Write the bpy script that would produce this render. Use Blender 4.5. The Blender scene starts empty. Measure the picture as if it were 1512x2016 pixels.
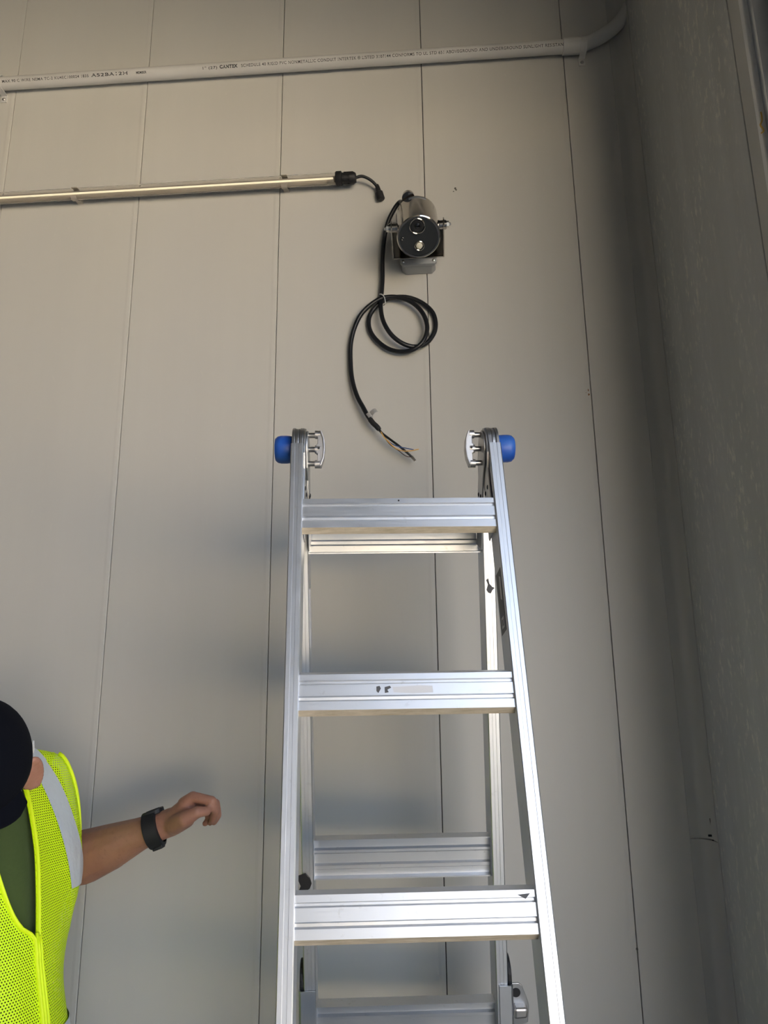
import bpy, bmesh, math, random
import numpy as np
from mathutils import Vector, Matrix, noise
random.seed(7)
PI = math.pi
sc = bpy.context.scene
col = sc.collection

# ------------------------------------------------------------------ camera
F_PX = 1450.0
CAM = Vector((1.2276, -1.7915, 1.6))
YAW, PIT, ROL = -0.06794, 0.23751, -0.011575
_f = Vector((math.sin(YAW)*math.cos(PIT), math.cos(YAW)*math.cos(PIT), math.sin(PIT)))
_r0 = Vector((math.cos(YAW), -math.sin(YAW), 0)); _u0 = _r0.cross(_f)
_r = _r0*math.cos(ROL) + _u0*math.sin(ROL)
_u = -_r0*math.sin(ROL) + _u0*math.cos(ROL)
cd = bpy.data.cameras.new('camera'); cd.sensor_fit = 'VERTICAL'; cd.sensor_height = 24.0
cd.lens = 24.0*F_PX/2016.0; cd.clip_start = 0.02; cd.clip_end = 200
cam = bpy.data.objects.new('camera', cd); col.objects.link(cam)
cam.matrix_world = Matrix(((_r.x, _u.x, -_f.x, CAM.x), (_r.y, _u.y, -_f.y, CAM.y), (_r.z, _u.z, -_f.z, CAM.z), (0, 0, 0, 1)))
sc.camera = cam

# ------------------------------------------------------------------ light
w = bpy.data.worlds.new('world'); sc.world = w; w.use_nodes = True
bgn = w.node_tree.nodes['Background']
bgn.inputs[0].default_value = (0.62, 0.76, 1.0, 1); bgn.inputs[1].default_value = 0.65
sd = bpy.data.lights.new('sun', 'SUN'); sd.energy = 21.0; sd.angle = math.radians(0.6); sd.color = (1.0, 0.90, 0.74)
sun = bpy.data.objects.new('sun', sd); col.objects.link(sun)
sun.rotation_euler = Vector((1.0, -0.5, -0.80)).to_track_quat('-Z', 'Y').to_euler()
sc.view_settings.view_transform = 'Standard'; sc.view_settings.look = 'None'
sc.view_settings.gamma = 1.0; sc.view_settings.use_curve_mapping = False
sc.view_settings.exposure = 2.38
sc.cycles.max_bounces = 10; sc.cycles.diffuse_bounces = 6; sc.cycles.glossy_bounces = 6

# ------------------------------------------------------------------ helpers
def ray(px, py): return _f*F_PX + _r*(px-756.0) - _u*(py-1008.0)
def onw(px, py, off=0.0):            # a point 'off' metres out from the back wall
    d = ray(px, py); return CAM + d*((-off-CAM.y)/d.y)
def onx(px, py, x):                 # a point in the plane x = const
    d = ray(px, py); return CAM + d*((x-CAM.x)/d.x)
def atz(px, py, dep):                # a point at a given depth from the lens
    return CAM + ray(px, py)*(dep/F_PX)

ORG = {}
def tag(o, label=None, cat=None, group=None, kind=None):
    if label: o['label'] = label
    if cat: o['category'] = cat
    if group: o['group'] = group
    if kind: o['kind'] = kind
    return o
def thing(name, loc, label, cat, group=None, kind=None):
    o = bpy.data.objects.new(name, None); col.objects.link(o); o.location = loc
    o.empty_display_size = 0.05; ORG[o.name] = Vector(loc)
    return tag(o, label, cat, group, kind)
def link(name, me, mats, parent=None):
    if not isinstance(mats, (list, tuple)): mats = [mats]
    for m in mats: me.materials.append(m)
    o = bpy.data.objects.new(name, me); col.objects.link(o)
    if parent is not None:
        org = ORG[parent.name]; me.transform(Matrix.Translation(-org)); o.parent = parent; ORG[o.name] = org
        # sub-parts: their parent mesh already sits on the same origin
    else: ORG[o.name] = Vector((0, 0, 0))
    return o
def obj(name, bm, mats, parent=None, smooth=False, bevel=0, seg=2, angle=None):
    me = bpy.data.meshes.new(name); bmesh.ops.recalc_face_normals(bm, faces=bm.faces); bm.to_mesh(me); bm.free()
    o = link(name, me, mats, parent)
    if smooth:
        for p in me.polygons: p.use_smooth = True
        if smooth != 'all': me.set_sharp_from_angle(angle=math.radians(angle or 40))
    if bevel:
        m = o.modifiers.new('bevel', 'BEVEL'); m.width = bevel; m.segments = seg; m.limit_method = 'ANGLE'; m.angle_limit = math.radians(35)
        m.harden_normals = False
    return o
def BM(): return bmesh.new()
def fr(o, x, y, z):
    x, y, z, o = Vector(x), Vector(y), Vector(z), Vector(o)
    return Matrix(((x.x, y.x, z.x, o.x), (x.y, y.y, z.y, o.y), (x.z, y.z, z.z, o.z), (0, 0, 0, 1)))
ID = Matrix.Identity(4)
def box(bm, lo, hi, M=ID, mi=0):
    v = [bm.verts.new(M @ Vector((x, y, z))) for x in (lo[0], hi[0]) for y in (lo[1], hi[1]) for z in (lo[2], hi[2])]
    for f in ((0, 1, 3, 2), (4, 6, 7, 5), (0, 4, 5, 1), (2, 3, 7, 6), (0, 2, 6, 4), (1, 5, 7, 3)):
        fc = bm.faces.new([v[i] for i in f]); fc.material_index = mi
    return bm
def prism(bm, prof, M, z0, z1):       # profile in local xy, extruded along local z
    a = [bm.verts.new(M @ Vector((p[0], p[1], z0))) for p in prof]; b = [bm.verts.new(M @ Vector((p[0], p[1], z1))) for p in prof]
    n = len(prof)
    for i in range(n): bm.faces.new((a[i], a[(i+1) % n], b[(i+1) % n], b[i]))
    bm.faces.new(a[::-1]); bm.faces.new(b)
    return bm
def lathe(bm, prof, M, seg=32):       # (r, z) profile round local z
    rings = []
    for r, z in prof:
        if r < 1e-6: rings.append([bm.verts.new(M @ Vector((0, 0, z)))])
        else: rings.append([bm.verts.new(M @ Vector((r*math.cos(2*PI*k/seg), r*math.sin(2*PI*k/seg), z))) for k in range(seg)])
    for A, B in zip(rings, rings[1:]):
        for k in range(seg):
            k2 = (k+1) % seg
            if len(A) == 1 and len(B) == 1: continue
            if len(A) == 1: bm.faces.new((A[0], B[k], B[k2]))
            elif len(B) == 1: bm.faces.new((A[k], B[0], A[k2]))
            else: bm.faces.new((A[k], B[k], B[k2], A[k2]))
    if len(rings[0]) > 1: bm.faces.new(rings[0][::-1])
    if len(rings[-1]) > 1: bm.faces.new(rings[-1])
    return bm
def axis_frame(o, d, hint=(0, 0, 1)):
    z = Vector(d).normalized(); h = Vector(hint)
    if abs(z.dot(h)) > 0.98: h = Vector((1, 0, 0))
    x = h.cross(z).normalized(); y = z.cross(x)
    return fr(o, x, y, z)
def catmull(P, n=8):
    P = [Vector(p) for p in P]; out = []
    Q = [P[0]*2-P[1]] + P + [P[-1]*2-P[-2]]
    for i in range(1, len(Q)-2):
        for k in range(n):
            t = k/n; a, b, c, d = Q[i-1], Q[i], Q[i+1], Q[i+2]
            out.append(0.5*((2*b)+(c-a)*t+(2*a-5*b+4*c-d)*t*t+(3*b-a-3*c+d)*t**3))
    out.append(P[-1]); return out
def tube(bm, pts, r, seg=12, caps=True, flat=None):
    n = len(pts); rr = r if callable(r) else (lambda t: r)
    rings = []; prev = None
    for i, p in enumerate(pts):
        t = (pts[min(i+1, n-1)] - pts[max(i-1, 0)])
        if t.length < 1e-9: t = Vector((0, 0, 1))
        t.normalize()
        if prev is None:
            h = Vector((0, 1, 0)) if abs(t.y) < 0.9 else Vector((1, 0, 0)); x = h.cross(t).normalized()
        else:
            x = prev - t*prev.dot(t); x.normalize()
        prev = x; y = t.cross(x); R = rr(i/(n-1))
        sx, sy = (R, R) if flat is None else (R*flat[0], R*flat[1])
        rings.append([bm.verts.new(p + x*math.cos(2*PI*k/seg)*sx + y*math.sin(2*PI*k/seg)*sy) for k in range(seg)])
    for A, B in zip(rings, rings[1:]):
        for k in range(seg): bm.faces.new((A[k], A[(k+1) % seg], B[(k+1) % seg], B[k]))
    if caps: bm.faces.new(rings[0][::-1]); bm.faces.new(rings[-1])
    return bm

# ------------------------------------------------------------------ materials
def mat(name, base, rough=0.5, metal=0.0, spec=0.5, alpha=None, coat=0.0, sheen=0.0):
    m = bpy.data.materials.new(name); m.use_nodes = True
    b = m.node_tree.nodes['Principled BSDF']
    b.inputs['Base Color'].default_value = (*base, 1); b.inputs['Roughness'].default_value = rough
    b.inputs['Metallic'].default_value = metal; b.inputs['Specular IOR Level'].default_value = spec
    b.inputs['Coat Weight'].default_value = coat; b.inputs['Sheen Weight'].default_value = sheen
    return m
class G:
    def __init__(s, m): s.t = m.node_tree; s.b = s.t.nodes['Principled BSDF']
    def n(s, typ, **kw):
        x = s.t.nodes.new(typ)
        for k, v in kw.items():
            if k.startswith('i_'):
                key = k[2:].replace('_', ' '); x.inputs[int(key) if key.isdigit() else key].default_value = v
            else: setattr(x, k, v)
        return x
    def l(s, a, b): s.t.links.new(a, b)
    def coord(s, scale=(1, 1, 1), out='Object', rot=(0, 0, 0)):
        c = s.n('ShaderNodeTexCoord'); mp = s.n('ShaderNodeMapping'); mp.inputs['Scale'].default_value = scale
        mp.inputs['Rotation'].default_value = rot
        s.l(c.outputs[out], mp.inputs[0]); return mp.outputs[0]
    def noise(s, vec, scale=5, detail=4, rough=.5):
        x = s.n('ShaderNodeTexNoise'); x.inputs['Scale'].default_value = scale; x.inputs['Detail'].default_value = detail
        x.inputs['Roughness'].default_value = rough; s.l(vec, x.inputs['Vector']); return x.outputs['Fac']
    def ramp(s, fac, stops):
        x = s.n('ShaderNodeValToRGB'); e = x.color_ramp.elements
        while len(e) < len(stops): e.new(0.5)
        for k, (p, c) in enumerate(stops):
            e[k].position = p; e[k].color = (*c, 1) if len(c) == 3 else c
        s.l(fac, x.inputs[0]); return x.outputs[0]
    def mix(s, fac, a, b):
        x = s.n('ShaderNodeMix', data_type='RGBA')
        for inp, v in ((x.inputs[0], fac), (x.inputs[6], a), (x.inputs[7], b)):
            if hasattr(v, 'is_linked'): s.l(v, inp)
            elif isinstance(v, (tuple, list)): inp.default_value = (*v, 1)
            else: inp.default_value = v
        return x.outputs[2]
    def math(s, op, a, b=None):
        x = s.n('ShaderNodeMath', operation=op)
        for inp, v in zip(x.inputs, (a, b)):
            if v is None: continue
            if hasattr(v, 'is_linked'): s.l(v, inp)
            else: inp.default_value = v
        return x.outputs[0]
    def color(s, o): s.l(o, s.b.inputs['Base Color'])
    def rough(s, o): s.l(o, s.b.inputs['Roughness'])
    def bump(s, h, st=.2, dist=.002):
        x = s.n('ShaderNodeBump'); x.inputs['Strength'].default_value = st; x.inputs['Distance'].default_value = dist
        s.l(h, x.inputs['Height']); s.l(x.outputs[0], s.b.inputs['Normal'])

g3 = lambda v: (v, v, v)
# white PVC panel with faint vertical streaks and dusty patches
M_PANEL = mat('pvc_panel', (.60, .585, .56), .34); g = G(M_PANEL)
st = g.noise(g.coord((5, 5, .3)), 1.2, 5, .6); du = g.noise(g.coord((1, 1, 1)), 2.3, 6, .6)
sp = g.noise(g.coord((1, 1, .45)), 60, 3, .6)
c1 = g.ramp(st, [(.3, (.595, .583, .56)), (.7, (.625, .613, .59))])
c2 = g.mix(g.ramp(du, [(.35, g3(0)), (.75, g3(.35))]), c1, (.66, .63, .56))
c3 = g.mix(g.ramp(sp, [(.66, g3(0)), (.78, g3(.22))]), c2, (.74, .71, .65))
g.color(c3); g.rough(g.ramp(st, [(.3, g3(.34)), (.7, g3(.44))])); g.bump(g.noise(g.coord((3, 3, .6)), 2.0, 3), .08, .004)
# the side wall panels carry chalky scuffs
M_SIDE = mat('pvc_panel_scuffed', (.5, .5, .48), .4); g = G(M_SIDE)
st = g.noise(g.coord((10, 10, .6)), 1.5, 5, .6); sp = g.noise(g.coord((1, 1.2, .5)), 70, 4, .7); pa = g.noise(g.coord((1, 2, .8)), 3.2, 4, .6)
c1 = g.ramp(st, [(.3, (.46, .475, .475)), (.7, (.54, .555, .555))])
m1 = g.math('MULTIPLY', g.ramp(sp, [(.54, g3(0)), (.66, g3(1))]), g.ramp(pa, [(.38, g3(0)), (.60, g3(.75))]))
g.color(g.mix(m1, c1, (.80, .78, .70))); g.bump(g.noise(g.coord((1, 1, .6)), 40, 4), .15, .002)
M_TRIMW = mat('pvc_trim', (.52, .52, .50), .38)
M_DARK = mat('black_gap', (.012, .012, .012), .8)
M_BACK = mat('wall_backing', (.05, .05, .048), .9)
M_CEIL = mat('ceiling_paint', (.10, .10, .095), .7)
M_FARW = mat('shaded_far_wall', (.16, .155, .14), .6)
M_CONC = mat('concrete', (.34, .33, .31), .8); g = G(M_CONC)
g.color(g.ramp(g.noise(g.coord(), 6, 7, .6), [(.3, (.09, .088, .082)), (.7, (.14, .135, .125))])); g.bump(g.noise(g.coord(), 90, 4), .3, .003)
M_APRON = mat('sunlit_concrete', (.60, .53, .42), .85); g = G(M_APRON)
g.color(g.ramp(g.noise(g.coord(), 3, 7, .6), [(.3, (.52, .45, .35)), (.7, (.64, .57, .46))]))
# aluminium: brushed along the extrusion (object Z of the ladder is vertical)
def alum(name, tint=(.70, .715, .74), r0=.34, r1=.50, axis='z', scuff=.5):
    m = mat(name, tint, .3, 1.0); g = G(m)
    sc_ = {'z': (60, 60, 1.2), 'x': (1.2, 60, 60)}[axis]
    b = g.noise(g.coord(sc_), 5, 5, .6); p = g.noise(g.coord(), 9, 6, .65); q = g.noise(g.coord(), 55, 5, .7)
    g.rough(g.ramp(g.math('ADD', g.math('MULTIPLY', b, .6), g.math('MULTIPLY', p, .4)), [(.3, g3(r0)), (.7, g3(r1))]))
    dirt = g.ramp(q, [(.62, g3(0)), (.80, g3(scuff))])
    c = g.mix(dirt, tuple(tint), (.42, .41, .40)); c = g.mix(g.ramp(p, [(.4, g3(0)), (.8, g3(.25))]), c, (.70, .70, .72))
    g.color(c); g.bump(b, .10, .001); return m
M_ALU = alum('aluminium_rail'); M_ALUX = alum('aluminium_rung', axis='x', scuff=.7)
M_OXID_REFL = mat('oxide_with_warm_reflection', (.62, .53, .40), .6, .35); g = G(M_OXID_REFL)  # oxide tan that also stands in for reflected warm ground
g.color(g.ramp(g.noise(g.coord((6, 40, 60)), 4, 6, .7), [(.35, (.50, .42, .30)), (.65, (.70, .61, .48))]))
M_HINGE = alum('hinge_casting', (.50, .50, .50), .30, .48); M_CAST = alum('cast_aluminium', (.56, .54, .52), .32, .5)
M_PIN = mat('steel_pin', (.45, .43, .41), .28, 1.0)
M_STEEL = mat('polished_stainless', (.46, .435, .40), .10, 1.0)
g = G(M_STEEL); g.rough(g.ramp(g.noise(g.coord(), 30, 4), [(.3, g3(.07)), (.7, g3(.16))]))
M_CHROME = mat('bright_bolt', (.85, .84, .80), .16, 1.0)
M_GALV = alum('galvanised_steel', (.62, .66, .72), .25, .45)
M_BLUE = mat('blue_rubber', (.015, .09, .42), .42); g = G(M_BLUE)
g.color(g.ramp(g.noise(g.coord(), 30, 5), [(.35, (.012, .075, .40)), (.7, (.03, .13, .50))]))
M_CABLE = mat('black_cable', (.009, .010, .013), .38)
M_RUB = mat('black_rubber', (.012, .012, .014), .55)
M_PVCP = mat('grey_conduit', (.66, .65, .64), .42); g = G(M_PVCP)
g.color(g.ramp(g.noise(g.coord((.6, 3, 3)), 8, 5), [(.3, (.60, .59, .575)), (.7, (.70, .69, .68))]))
M_INK = mat('black_ink', (.03, .03, .035), .6)
M_JBOX = mat('grey_box_plastic', (.36, .37, .38), .5)
M_FACE = mat('dark_face_plate', (.055, .06, .065), .22, .5)
M_LENS = mat('lens_black', (.006, .006, .007), .08, 0, .8)
M_WIN = mat('sensor_cream', (.80, .76, .62), .3)
M_LED = mat('led_phosphor', (.98, .90, .66), .35)
M_LED.node_tree.nodes['Principled BSDF'].inputs['Emission Color'].default_value = (1, .90, .66, 1); M_LED.node_tree.nodes['Principled BSDF'].inputs['Emission Strength'].default_value = .12
M_LEDBAR = mat('led_bar_back', (.42, .38, .33), .5)
M_WHITEP = mat('white_plastic', (.75, .75, .74), .4)
M_WHITEG = mat('white_gloss_paint', (.88, .88, .88), .22, 0, .6)
M_SILVTAPE = mat('silver_tape', (.72, .72, .72), .3, .6)
M_STICK = mat('grey_sticker', (.10, .10, .11), .5); M_STICK2 = mat('pale_sticker', (.60, .60, .62), .5)
M_RESID = mat('torn_tape', (.07, .07, .075), .6)
def solid(name, c, r=.5): return mat(name, c, r)
M_ORANGE = solid('orange_wire', (.80, .46, .13)); M_WBLUE = solid('blue_wire', (.03, .09, .30)); M_BROWN = solid('brown_wire', (.07, .035, .03))
M_RUST = solid('rust_stain', (.26, .11, .03), .8); M_SMUDGE = solid('dark_smudge', (.10, .095, .085), .7)
M_STRING = solid('yellow_string', (.75, .50, .12), .7)
# glass-clear tube
M_CLEAR = bpy.data.materials.new('clear_tube'); M_CLEAR.use_nodes = True; g = G(M_CLEAR)
g.b.inputs['Base Color'].default_value = (.93, .92, .90, 1); g.b.inputs['Roughness'].default_value = .08
g.b.inputs['Transmission Weight'].default_value = 1.0; g.b.inputs['IOR'].default_value = 1.12
# skin
def skinmat():
    m = mat('skin', (.32, .15, .10), .5); g = G(m)
    n1 = g.noise(g.coord(), 14, 4, .6); n2 = g.noise(g.coord((1, 1, 1)), 160, 3, .6)
    c = g.ramp(n1, [(.3, (.32, .145, .095)), (.7, (.42, .21, .145))])
    c = g.mix(g.ramp(n2, [(.56, g3(0)), (.72, g3(.30))]), c, (.22, .10, .06))
    g.color(c); g.b.inputs['Subsurface Weight'].default_value = .08; g.b.inputs['Subsurface Radius'].default_value = (.01, .004, .002)
    g.bump(n2, .25, .001); return m
M_SKIN = skinmat()
M_SHIRT = mat('olive_shirt', (.055, .115, .018), .85, sheen=.2); g = G(M_SHIRT)
g.color(g.ramp(g.noise(g.coord(), 7, 4), [(.3, (.034, .060, .008)), (.7, (.05, .082, .013))])); g.bump(g.noise(g.coord(), 16, 5), .5, .01)
M_CAP = mat('navy_cap', (.0012, .0018, .0045), .95, spec=.15)
M_TROUS = mat('dark_trousers', (.03, .032, .04), .85); M_BOOT = mat('brown_boot', (.07, .045, .03), .6)
M_TRIMV = mat('vest_binding', (.80, 1.0, .005), .6)
M_REFL = mat('reflective_tape', (.62, .67, .70), .38, .25); g = G(M_REFL); g.bump(g.noise(g.coord((1, 1, .6)), 22, 4, .6), .8, .01)
# vest mesh: real see-through holes in a hex pattern (UV in metres)
M_VEST = mat('vest_mesh', (.56, .86, .01), .6); g = G(M_VEST)
tc = g.n('ShaderNodeTexCoord'); sep = g.n('ShaderNodeSeparateXYZ'); g.l(tc.outputs['UV'], sep.inputs[0])
def dots(ox, oy, px=.0046, py=.0080, rad=.0011):
    ax = g.math('SUBTRACT', g.math('PINGPONG', g.math('ADD', sep.outputs[0], ox), px/2), 0.0)
    ay = g.math('PINGPONG', g.math('ADD', sep.outputs[1], oy), py/2)
    d2 = g.math('SQRT', g.math('ADD', g.math('MULTIPLY', ax, ax), g.math('MULTIPLY', ay, ay)))
    return g.math('LESS_THAN', d2, rad)
hole = g.math('MAXIMUM', dots(0, 0), dots(.0023, .0040))
g.l(g.math('SUBTRACT', 1.0, hole), g.b.inputs['Alpha'])
g.color(g.ramp(g.noise(g.coord(), 6, 4), [(.3, (.66, .95, .004)), (.7, (.76, 1.0, .006))])); g.bump(g.noise(g.coord(), 20, 4, .6), .4, .006)

# ------------------------------------------------------------------ the room
XR = 1.8195; H = 4.1; X0 = -3.6; YF = -5.2; YJ = -0.88; HD = 3.05
def shell(name, lo, hi, m, bevel=0):
    o = obj(name, box(BM(), lo, hi), m, bevel=bevel); o['kind'] = 'structure'; return o
shell('floor', (X0-.2, YF, -.15), (XR+.25, .25, 0), M_CONC)
shell('ceiling', (X0-.2, YF, H), (XR+.25, .25, H+.15), M_CEIL)
shell('wall_left', (X0-.2, YF, 0), (X0, .25, H), M_FARW)
wb = shell('wall_back', (X0, .014, 0), (XR+.25, .2, H), M_BACK)
wr = shell('wall_right', (XR+.012, YJ, 0), (XR+.25, .014, H), M_BACK)  # run on unseen past the door track, added to darken the corner
shell('wall_right_header', (XR, YF, HD), (XR+.25, YJ, H), M_FARW).name = 'wall_right.001'
shell('wall_front', (X0, YF-.2, 0), (XR+.25, YF, H), M_FARW)
o = shell('ground', (-40, -45, -.17), (45, 10, -.16), M_APRON)
# back wall panels, one object each, 2.5 mm joints
PW = .41; GAP = .0018
def panel_bm(w_, h):
    bm = BM(); prof = [(GAP/2, .014), (GAP/2, .001), (GAP/2+.001, 0), (w_-GAP/2-.016, 0), (w_-GAP/2-.010, -.0004), (w_-GAP/2-.001, -.0001), (w_-GAP/2, .001), (w_-GAP/2, .014)]
    return prism(bm, prof, ID, 0, h)
me = None
for i in range(-8, 5):
    w_ = PW if i < 4 else XR-4*PW
    if i == 4 or me is None:
        bm = panel_bm(w_, H); bmesh.ops.recalc_face_normals(bm, faces=bm.faces); me2 = bpy.data.meshes.new('panel'); bm.to_mesh(me2); bm.free()
        me2.materials.append(M_PANEL)
        if i != 4: me = me2
    o = bpy.data.objects.new('panel', me if i < 4 else me2); col.objects.link(o); o.parent = wb; o.location = (i*PW, 0, 0)
for (ya, yb, m) in ((0, -.597, M_SIDE), (-.5995, YJ, M_TRIMW)):
    obj('panel', box(BM(), (XR, yb, 0), (XR+.012, ya, H)), m, wr, bevel=.0015)
# cove trim in the corner, two lengths butting at a cracked joint
def cove(z0, z1):
    R = .045; pts = [(XR+.002, .002)] + [(XR+.0005-R+R*math.sin(t), -R+R*math.cos(t)-.0005) for t in [PI/2*k/8 for k in range(8, -1, -1)]]
    pts = [(XR+.002, -R-.001), (XR-.0022, -R-.001)] + [(XR-.0022-.05*(1-math.cos(t))*.5, -R-.001+(R-.0012)*math.sin(t)) for t in [PI/2*k/6 for k in range(1, 7)]] + [(XR-R-.001, -.0022), (XR-R-.001, .002), (XR+.002, .002)]
    return prism(BM(), pts, ID, z0, z1)
t1 = thing('trim_1', (XR, 0, 0), None, None, kind='structure'); 
zc = onw(1402, 1650).z
obj('trim_length', cove(0, zc-.0015), M_TRIMW, t1, smooth=True, angle=30); obj('trim_length', cove(zc+.0015, H), M_TRIMW, t1, smooth=True, angle=30)
bm = BM(); P = [onw(px, py, .0225) for px, py in ((1398.5, 1611), (1402, 1640), (1405, 1663), (1410, 1700), (1416, 1765))]
tube(bm, catmull(P, 4), lambda t: .0016*(1-t)+.0003, 6); box(bm, (-.006, -.002, -.002), (.001, .001, .002), Matrix.Translation(onw(1400, 1645, .022)))
obj('crack', bm, M_DARK, t1)
bm = BM(); tube(bm, [onw(1278.5, 486, .021), onw(1282, 519, .021)], .0012, 6); obj('crack', bm, M_DARK, t1)
# door track and white edge of the big side opening
t2 = thing('trim_2', (XR, -.66, 0), None, None, kind='structure')
obj('white_edge', box(BM(), (XR-.013, -.678, 0), (XR-.0002, -.662, H)), M_WHITEG, t2, bevel=.004, seg=3)
bm = BM(); prism(bm, [(XR, -.6725), (XR-.004, -.6725), (XR-.004, -.735), (XR-.03, -.737), (XR-.03, -.742), (XR-.004, -.742), (XR-.004, -.79), (XR, -.79)], ID, 0, H)
obj('door_track', bm, M_GALV, t2)
sg = obj('string', tube(BM(), catmull([onx(x, y, XR-.0125) for x, y in ((1498, 221), (1499.5, 228), (1500, 238), (1497, 246), (1501, 252), (1503.5, 258), (1499, 262))], 5), .0014, 6), M_STRING)
tag(sg, 'frayed yellow string caught on the white door edge at upper right', 'string')
# small marks with a shape of their own
def blot(name, pts, m, par):
    bm = BM()
    for px, py, r in pts:
        c = onw(px, py, .0); k = 9
        ring = [(c.x+r*(.7+.5*random.random())*math.cos(2*PI*j/k), c.z+r*(.7+.5*random.random())*math.sin(2*PI*j/k)) for j in range(k)]
        M = fr((0, 0, 0), (1, 0, 0), (0, 0, 1), (0, -1, 0)); prism(bm, ring, M, .0, .0003)
    return obj(name, bm, m, par)
blot('rust_stain', [(1156, 768, .0045), (1158, 777, .004), (1157, 784, .0025), (1155, 773, .002)], M_RUST, wb)
blot('dark_smudge', [(896, 371, .0035), (898, 374, .0025), (893, 377, .0018), (1254, 1868, .003)], M_SMUDGE, wb)

# ------------------------------------------------------------------ conduit along the wall
RC = .0187; OFF = .026
cd_t = thing('conduit_pipe', onw(0, 165), 'grey printed PVC conduit run with an upward elbow high on the wall', 'conduit')
cl = [onw(-900, 214, OFF), onw(-300, 182.0, OFF), onw(0, 165, OFF), onw(350, 144.8, OFF), onw(700, 121.5, OFF), onw(1080, 94, OFF), onw(1128, 91, OFF)]
# straight pipe fitted through those points
a0, a1 = onw(20, 164.0, OFF), onw(1128, 91.0, OFF)
dirc = (a1-a0).normalized(); pA = a0 - dirc*3.4; 
obj('pipe', tube(BM(), [pA, a0, a1], RC, 28), M_PVCP, cd_t, smooth=True)
el = catmull([a1 - dirc*.012, a1 + dirc*.02, onw(1158, 84.5, OFF), onw(1180, 74, OFF), onw(1203, 59, OFF), onw(1223, 39, OFF), onw(1238, 14, OFF), onw(1246, -14, OFF), onw(1250, -60, OFF), onw(1250, -220, OFF)], 8)
obj('elbow', tube(BM(), el, RC, 28), M_PVCP, cd_t, smooth=True)
Mx = axis_frame(a1, dirc)
obj('coupling', lathe(BM(), [(RC+.0002, -.03), (RC+.0035, -.029), (RC+.0035, .029), (RC+.0002, .03)], Mx), M_PVCP, cd_t, smooth=True)
def strap(c, name='pipe_strap'):
    bm = BM(); R = RC+.0045
    arc = [(R*math.cos(t), R*math.sin(t)) for t in [PI*k/14 for k in range(15)]]
    M = fr((c.x, -.0006, c.z), (0, 0, 1), (0, -1, 0), (1, 0, 0))
    y0 = OFF-.0006
    out = [(-R-.022, 0.0), (-R-.022, .003), (-R, .003)] + [(p[0], p[1]+y0) for p in arc[::-1]] + [(R, .003), (R+.022, .003), (R+.022, 0), (R-.0025, 0)]
    inn = [((R-.0025)*math.cos(t), (R-.0025)*math.sin(t)+y0) for t in [PI*k/14 for k in range(15)]]
    prism(bm, out + inn + [(-R+.0025, 0)], M, -.009, .009)
    s = obj(name, bm, M_PVCP, cd_t, smooth=True)
    for q in (-1, 1):
        lathe_b = lathe(BM(), [(.005, 0), (.005, .002), (.003, .004), (0, .0045)], fr((c.x, -.003, c.z+q*(R+.012)), (1, 0, 0), (0, 0, 1), (0, -1, 0)), 12)
        obj('screw', lathe_b, M_PIN, s)
strap(onw(2, 165, OFF)); strap(onw(1147, 90, OFF))
def ink(text, x0, x1, hgt, ang=18, bold=.012):
    """printed text wrapped round the pipe between pixel columns x0..x1"""
    cu = bpy.data.curves.new('t', 'FONT'); cu.body = text; cu.size = 1.0; cu.offset = bold; cu.space_character = 1.12
    tmp = bpy.data.objects.new('t', cu); col.objects.link(tmp); dg = bpy.context.evaluated_depsgraph_get()
    me = bpy.data.meshes.new_from_object(tmp.evaluated_get(dg)); bpy.data.objects.remove(tmp)
    xs = [v.co.x for v in me.vertices]; mn, mx = min(xs), max(xs)
    pa, pb = onw(x0, 163-.066*x0, OFF), onw(x1, 163-.066*x1, OFF)
    ta, tb = (pa-a0).dot(dirc), (pb-a0).dot(dirc)
    yv = Vector((0, -1, 0)); zv = dirc.cross(yv).normalized()
    if zv.z < 0: zv = -zv
    R = RC+.0003
    for v in me.vertices:
        t = ta + (v.co.x-mn)/(mx-mn)*(tb-ta); th = math.radians(ang) + v.co.y*hgt/.7/R
        # angle measured from the lens-facing side of the pipe, upward
        v.co = a0 + dirc*t + (yv*math.cos(th) + zv*math.sin(th))*R
    return link('printed_text', me, M_INK, cd_t)
ink('I  MAX 90 C WIRE NEMA TC-2 KU4EC100024 1835', 4, 180, .0075, -37)
ink('A52BA12H', 185, 256, .0085, -37, .02)
ink('MEMBER', 273, 293, .0065, -37, .03)
ink('1" (27)', 403, 431, .007, -37)
ink('CANTEX', 436, 471, .0085, -37, .05)
ink('SCHEDULE 40 RIGID PVC NONMETALLIC CONDUIT INTERTEK \u00ae LISTED 3107144 CONFORMS TO UL STD 651 ABOVEGROUND AND UNDERGROUND SUNLIGHT RESISTANT', 478, 1112, .0080, -37)

# ------------------------------------------------------------------ LED tube
TO = .034; RT = .0165
b0, b1 = onw(0, 391.0, TO), onw(664, 352.0, TO)
dl = (b1-b0).normalized(); bs = b0 - dl*1.2
lt = thing('tube_light', onw(0, 392), 'clear plastic LED tube light lying level on the wall below the conduit', 'light')
Mt = axis_frame(b0, dl); L = (b1-b0).length
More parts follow.
